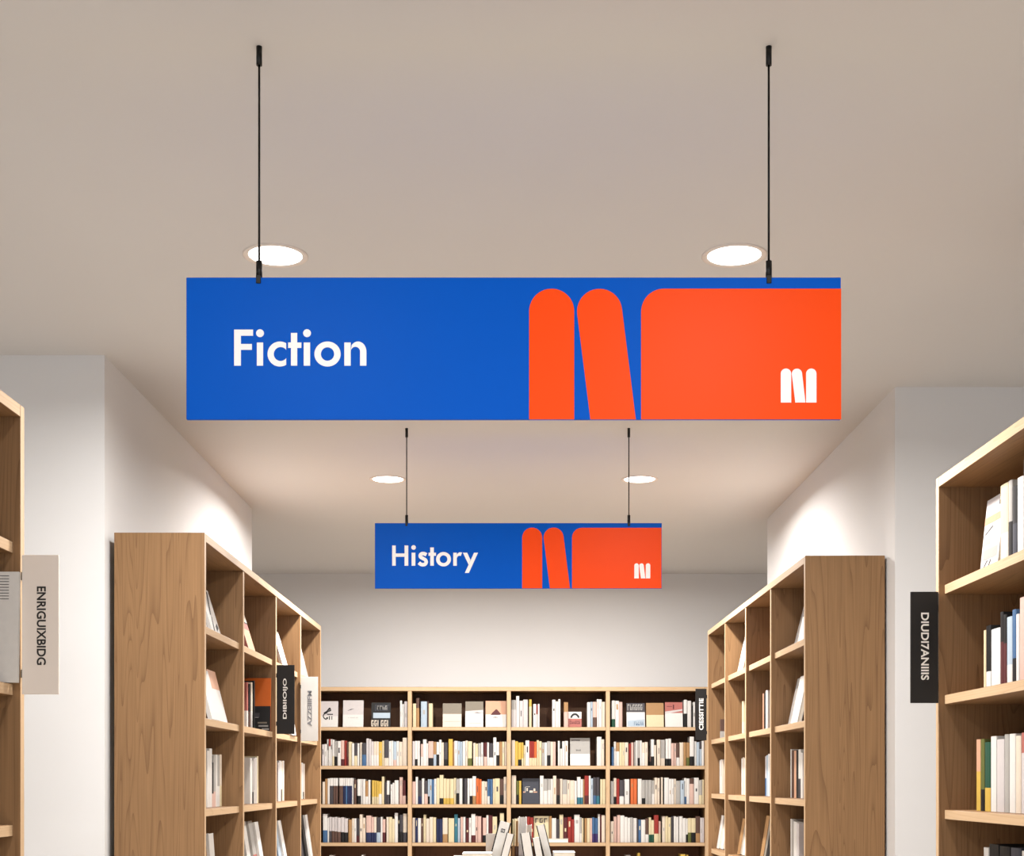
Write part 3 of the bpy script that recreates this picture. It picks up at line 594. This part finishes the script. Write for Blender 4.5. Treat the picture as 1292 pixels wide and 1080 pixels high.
near_row(N1, [('CO', 1261, 1271, .222, .4, 0, 'cream book beside the booklet'), ('GK', 1271.5, 1276, .222, .5, 0, 'grey and black book'), ('KX', 1276.5, 1282, .20, .5, 0, 'black book with slate lower half'),
              ('W', 1282.5, 1290, .215, 0, 0, 'white book beside the black one'), ('W', 1290.5, 1298, .255, 0, 0, 'tallest white book'), ('O', 1299, 1308, .24, 0, 0, 'ivory book'), ('S', 1309, 1319, .24, 0, 0, 'light blue book')], 'top shelf at the right edge')
near_row(N2, [('CC', 1240.5, 1243, .17, 0, 0, 'thin cream book'), ('KW', 1243.2, 1249, .18, .28, 0, 'black book with white base'), ('W', 1249.4, 1261, .165, 0, 0, 'thick white book'), ('KM', 1261.4, 1265, .205, .6, 0, 'black book with maroon base'),
              ('KM', 1265.4, 1269, .195, .6, 0, 'second black and maroon book'), ('SW', 1269.4, 1276, .185, .3, 0, 'light blue and white book'), ('BK', 1276.4, 1281, .20, .35, 0, 'blue and black book'),
              ('W', 1281.4, 1285, .185, 0, 0, 'thin white book'), ('P', 1285.4, 1294, .225, 0, 0, 'tall pink book'), ('D', 1295, 1303, .2, 0, 0, 'dark grey book'), ('W', 1304, 1314, .22, 0, 0, 'last white book')], 'second shelf at the right edge')
near_row(N3, [('IY', 1231, 1236, .205, .55, 0, 'peach and yellow book'), ('VK', 1236.4, 1241, .205, .3, 0, 'olive book'), ('FY', 1241.4, 1248.5, .195, .34, 0, 'green book with yellow base'), ('W', 1249, 1256, .21, 0, 0, 'white book'),
              ('L', 1256.4, 1266, .20, 0, 0, 'thick pale grey book'), ('G', 1266.4, 1272, .212, 0, 0, 'grey book'), ('W', 1272.4, 1280, .212, 0, 0, 'white book right of the grey one'),
              ('O', 1280.4, 1287, .205, 0, 0, 'ivory book'), ('ZL', 1287.4, 1297, .212, .75, 0, 'pale book with dusty red top'), ('W', 1298, 1308, .21, 0, 0, 'outermost white book')], 'third shelf at the right edge')
near_row(N4, [('W', 1240, 1246, .24, 0, 0, 'white book'), ('K', 1247, 1259, .252, 0, 0, 'thick black book'), ('K', 1260, 1273, .25, 0, 0, 'second thick black book'), ('X', 1274, 1287, .25, 0, 0, 'slate book'), ('W', 1288, 1300, .245, 0, 0, 'white book right of the slate one')], 'lowest shelf at the right edge')

# ------------------------------------------------------------------ display table with books in front of the back bookcase
YT = 7.0; KT = YT/F; TZ = EYE-0.455
t = empty('display_table', (0.02, YT+0.1, 0)); tag(t, 'wooden display table carrying leaning and stacked books in the aisle', 'table')
bm = bmesh.new(); box(bm, -0.5, 0.5, -0.3, 0.3, TZ-0.03, TZ, bevel=0.002); link('table_top', bm, OAK_H, t)
for sx in (-1, 1):
    for sy in (-1, 1):
        bm = bmesh.new(); box(bm, sx*0.45-0.025, sx*0.45+0.025, sy*0.25-0.025, sy*0.25+0.025, 0, TZ-0.0305, bevel=0.002); link('leg', bm, OAK_V, t)
def tbook(px0, px1, pytop, Y, up, low, frac, lean, label, slope=0, depth=0.12, face=False, marks=(), mark=None, emblem=False):
    """upright book whose TOP spans px0..px1 at height pytop; leans sideways so that its base slides by slope pixels"""
    k = Y/F
    h_ = EYE+(VY-pytop)*k-TZ
    dx = slope*k; ang = math.atan2(-dx, h_)        # positive: top leans right
    th = (px1-px0)*k*math.cos(ang)
    L = (h_-abs(math.sin(ang))*th*0.5)/math.cos(ang)
    if face: o = cover_book('book', th, L, 0.018, up, low, frac, marks)
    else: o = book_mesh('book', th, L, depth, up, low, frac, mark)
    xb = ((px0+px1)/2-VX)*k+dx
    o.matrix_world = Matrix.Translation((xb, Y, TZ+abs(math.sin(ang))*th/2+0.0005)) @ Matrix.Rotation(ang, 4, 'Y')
    if emblem:
        bm = bmesh.new(); a_, z_ = th*0.16, L-0.045
        for q in ((-a_, a_, z_-a_, z_-a_*0.6), (-a_, a_, z_+a_*0.6, z_+a_), (-a_, -a_*0.6, z_-a_, z_+a_), (a_*0.6, a_, z_-a_, z_+a_), (-a_*0.2, a_*0.2, z_-a_, z_+a_)):
            box(bm, q[0], q[1], -0.0012, 0.0, q[2], q[3])
        link('emblem', bm, pal('D'), o)
    tag(o, label, 'book', 'books on the display table')
    return o
T = tbook
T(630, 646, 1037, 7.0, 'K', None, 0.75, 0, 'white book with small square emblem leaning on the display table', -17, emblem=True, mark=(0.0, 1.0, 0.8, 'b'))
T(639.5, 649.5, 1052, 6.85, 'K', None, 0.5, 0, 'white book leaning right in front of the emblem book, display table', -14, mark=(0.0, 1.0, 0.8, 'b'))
T(647, 650, 1034, 7.14, 'C', 'A', 0.5, 0, 'thin cream and tan book in the middle of the display books', -1)
T(651, 654, 1036, 7.14, 'A', 'H', 0.5, 0, 'thin tan and brown book in the middle of the display books', -1)
T(655, 664, 1031, 7.14, 'W', 'L', 0.5, 0, 'tall white upright book in the middle of the display table', -1)
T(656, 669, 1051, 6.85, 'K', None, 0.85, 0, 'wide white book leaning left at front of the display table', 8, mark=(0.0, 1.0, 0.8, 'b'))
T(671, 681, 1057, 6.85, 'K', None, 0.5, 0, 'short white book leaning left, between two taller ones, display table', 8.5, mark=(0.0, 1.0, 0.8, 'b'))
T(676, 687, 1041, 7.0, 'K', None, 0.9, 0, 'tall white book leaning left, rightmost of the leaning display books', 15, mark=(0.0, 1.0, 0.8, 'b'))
T(664.5, 671, 1041, 7.3, 'W', 'G', 0.75, 0, 'white book with grey band behind the leaning display books', -1)
T(613, 626, 1052, 7.22, 'W', 'L', 0.4, 0, 'white face-out book standing behind the left display stack', 0, face=True)
# flat stacks
def stack(x0, x1, Y, cols, side, ths, offs):
    k = Y/F; z = TZ+0.0003; xc = ((x0+x1)/2-VX)*k; wd = (x1-x0)*k
    for i, (cc, th, of) in enumerate(zip(cols, ths, offs)):
        o = cover_book('book', wd+abs(of)*k, 0.17, th, cc)
        o.matrix_world = Matrix.Translation((xc+of*k/2, Y-0.085, z+th)) @ Matrix.Rotation(-PI/2, 4, 'X')
        tag(o, '%s book lying %s in the %s stack on the display table' % (PAL[cc][0], ['at the bottom', 'second from bottom', 'third from bottom', 'on top'][i], side), 'book', 'books on the display table')
        z += th+0.0004
stack(584, 621, 6.9, 'GOPW', 'left', (0.03, 0.03, 0.028, 0.018), (-6, 0, -12, 0))
stack(698, 725, 6.9, 'PGOW', 'right', (0.028, 0.025, 0.028, 0.03), (4, 0, 3, 0))

# ------------------------------------------------------------------ shelf signs
def text_mesh(name, s, m, parent, W, H, rot, thick=0.0008, y=-0.0006, cx=0, cz=0, stretch=1.0):
    """vertical lettering fitted to a box H long and W wide"""
    cu = bpy.data.curves.new(name, 'FONT'); cu.body = s; cu.extrude = thick/2; cu.align_x = 'CENTER'; cu.align_y = 'CENTER'
    cu.offset = 0.022; cu.resolution_u = 4
    o = bpy.data.objects.new(name, cu); C.objects.link(o)
    dg = bpy.context.evaluated_depsgraph_get()
    me = bpy.data.meshes.new_from_object(o.evaluated_get(dg)); bpy.data.objects.remove(o); bpy.data.curves.remove(cu)
    xs = [v.co.x for v in me.vertices]; ys = [v.co.y for v in me.vertices]
    sx = H/(max(xs)-min(xs)); sy = W/(max(ys)-min(ys)); mx, my = (max(xs)+min(xs))/2, (max(ys)+min(ys))/2
    for v in me.vertices:
        a, b = (v.co.x-mx)*sx, (v.co.y-my)*sy
        if rot > 0: X_, Z_ = -b, a       # reads upwards
        else: X_, Z_ = b, -a             # reads downwards
        v.co = (X_+cx, y-v.co.z, Z_+cz)
    me.name = name; me.materials.clear(); me.materials.append(m)
    r = bpy.data.objects.new(name, me); C.objects.link(r); r.parent = parent
    return r
def flag_sign(px0, px1, py0, py1, Y, m, tm, s, rot, tx, ty, label, side, th=0.006):
    k = Y/F; X0, X1 = (px0-VX)*k, (px1-VX)*k; Z0, Z1 = EYE+(VY-py1)*k, EYE+(VY-py0)*k
    t = empty('shelf_sign', ((X0+X1)/2, Y, Z0)); tag(t, label, 'sign', 'shelf flag signs')
    W = X1-X0; H = Z1-Z0
    bm = bmesh.new(); box(bm, -W/2, W/2, 0, th, 0, H, bevel=0.0008); link('board', bm, m, t)
    text_mesh('lettering', s, tm, t, (tx[1]-tx[0])*k, (ty[1]-ty[0])*k, rot, cx=((tx[0]+tx[1])/2-(px0+px1)/2)*k, cz=(py1-(ty[0]+ty[1])/2)*k)
    sx = -1 if side == 'L' else 1
    bm = bmesh.new()
    for z in (H*0.15, H*0.85): box(bm, sx*W/2-(0.004), sx*W/2+0.004, th, th+0.012, z-0.01, z+0.01)
    link('bracket', bm, BLACK_METAL, t)
    return t
INK_M = mat('sign_dark_ink', (40, 38, 36), 0.6)
INK_G = mat('sign_grey_ink', (105, 105, 108), 0.6)
LET_W = mat('sign_white_ink', (238, 236, 230), 0.6)
flag_sign(27.5, 74, 700, 876, 3.46, GREY_P, INK_M, 'ENRIGUIXBIDG', -1, (46.5, 58), (740, 839), 'pale grey flag sign with dark vertical letters, left picture edge', 'L')
flag_sign(349, 371.5, 839, 926, 6.83, BLACK_P, LET_W, 'DIBIIOIJO', 1, (357, 363), (856, 907), 'black flag sign with white vertical letters on the left bookcase', 'L')
flag_sign(379.5, 401, 854, 935, 7.63, OFFW_P, INK_G, 'AZZEIIIFM', 1, (388, 393.5), (871.5, 916), 'white flag sign with grey vertical letters on the left bookcase', 'L')
flag_sign(1149, 1184, 746.5, 887, 4.26, BLACK_P, LET_W, 'DIUDI7ANIIIS', -1, (1162, 1172), (773, 858), 'black flag sign on the bookcase at the right picture edge', 'R')
flag_sign(877.5, 891.5, 869, 934, 8.64, BLACK_P, LET_W, 'CIESSITTIE', 1, (882, 887.5), (881, 921), 'small black flag sign at the far end of the right bookcase', 'R')

# ------------------------------------------------------------------ the 300 books that show largest stay single; the slivers become one mass
def merge_small_books(keep=300):
    bpy.context.view_layer.update()
    dg = bpy.context.evaluated_depsgraph_get()
    cnt = {}
    org = cam.matrix_world.translation.copy()
    y = 600.0
    while y < 1080:
        x = 0.0
        while x < 1292:
            if not (420 < x < 880 and y < 870) and not (30 < x < 255) and not (1018 < x < 1190):
                d = Vector(((x-VX)/F, 1.0, (VY-y)/F))
                ok, loc, nrm, idx, ob, mw = S.ray_cast(dg, org, d.normalized())
                if ok:
                    r = ob
                    while r.parent: r = r.parent
                    cnt[r.name] = cnt.get(r.name, 0)+1
            x += 2.0
        y += 2.0
    books = [o for o in bpy.data.objects if o.parent is None and o.name.split('.')[0] == 'book']
    books.sort(key=lambda o: (-cnt.get(o.name, 0), o.name))
    rest = books[keep:]
    bm = bmesh.new(); mats = []
    for o in rest:
        for q in [o]+list(o.children):
            me = q.data; n0 = len(bm.faces)
            tmp = me.copy(); tmp.transform(q.matrix_world); bm.from_mesh(tmp); bm.faces.ensure_lookup_table()
            for f in bm.faces[n0:]:
                m = me.materials[f.material_index]
                if m not in mats: mats.append(m)
                f.material_index = mats.index(m)
            bpy.data.meshes.remove(tmp)
    for o in rest:
        for q in list(o.children): bpy.data.objects.remove(q)
        bpy.data.objects.remove(o)
    o = link('thin_books', bm, mats); o['kind'] = 'stuff'
    tag(o, 'thin and half hidden books filling the gaps between the larger ones on all the shelves', 'books')
    return len(rest)
merge_small_books()
for o in bpy.data.objects:
    if o.get('label') and not 4 <= len(o['label'].split()) <= 16: print('LABEL', len(o['label'].split()), o['label'])
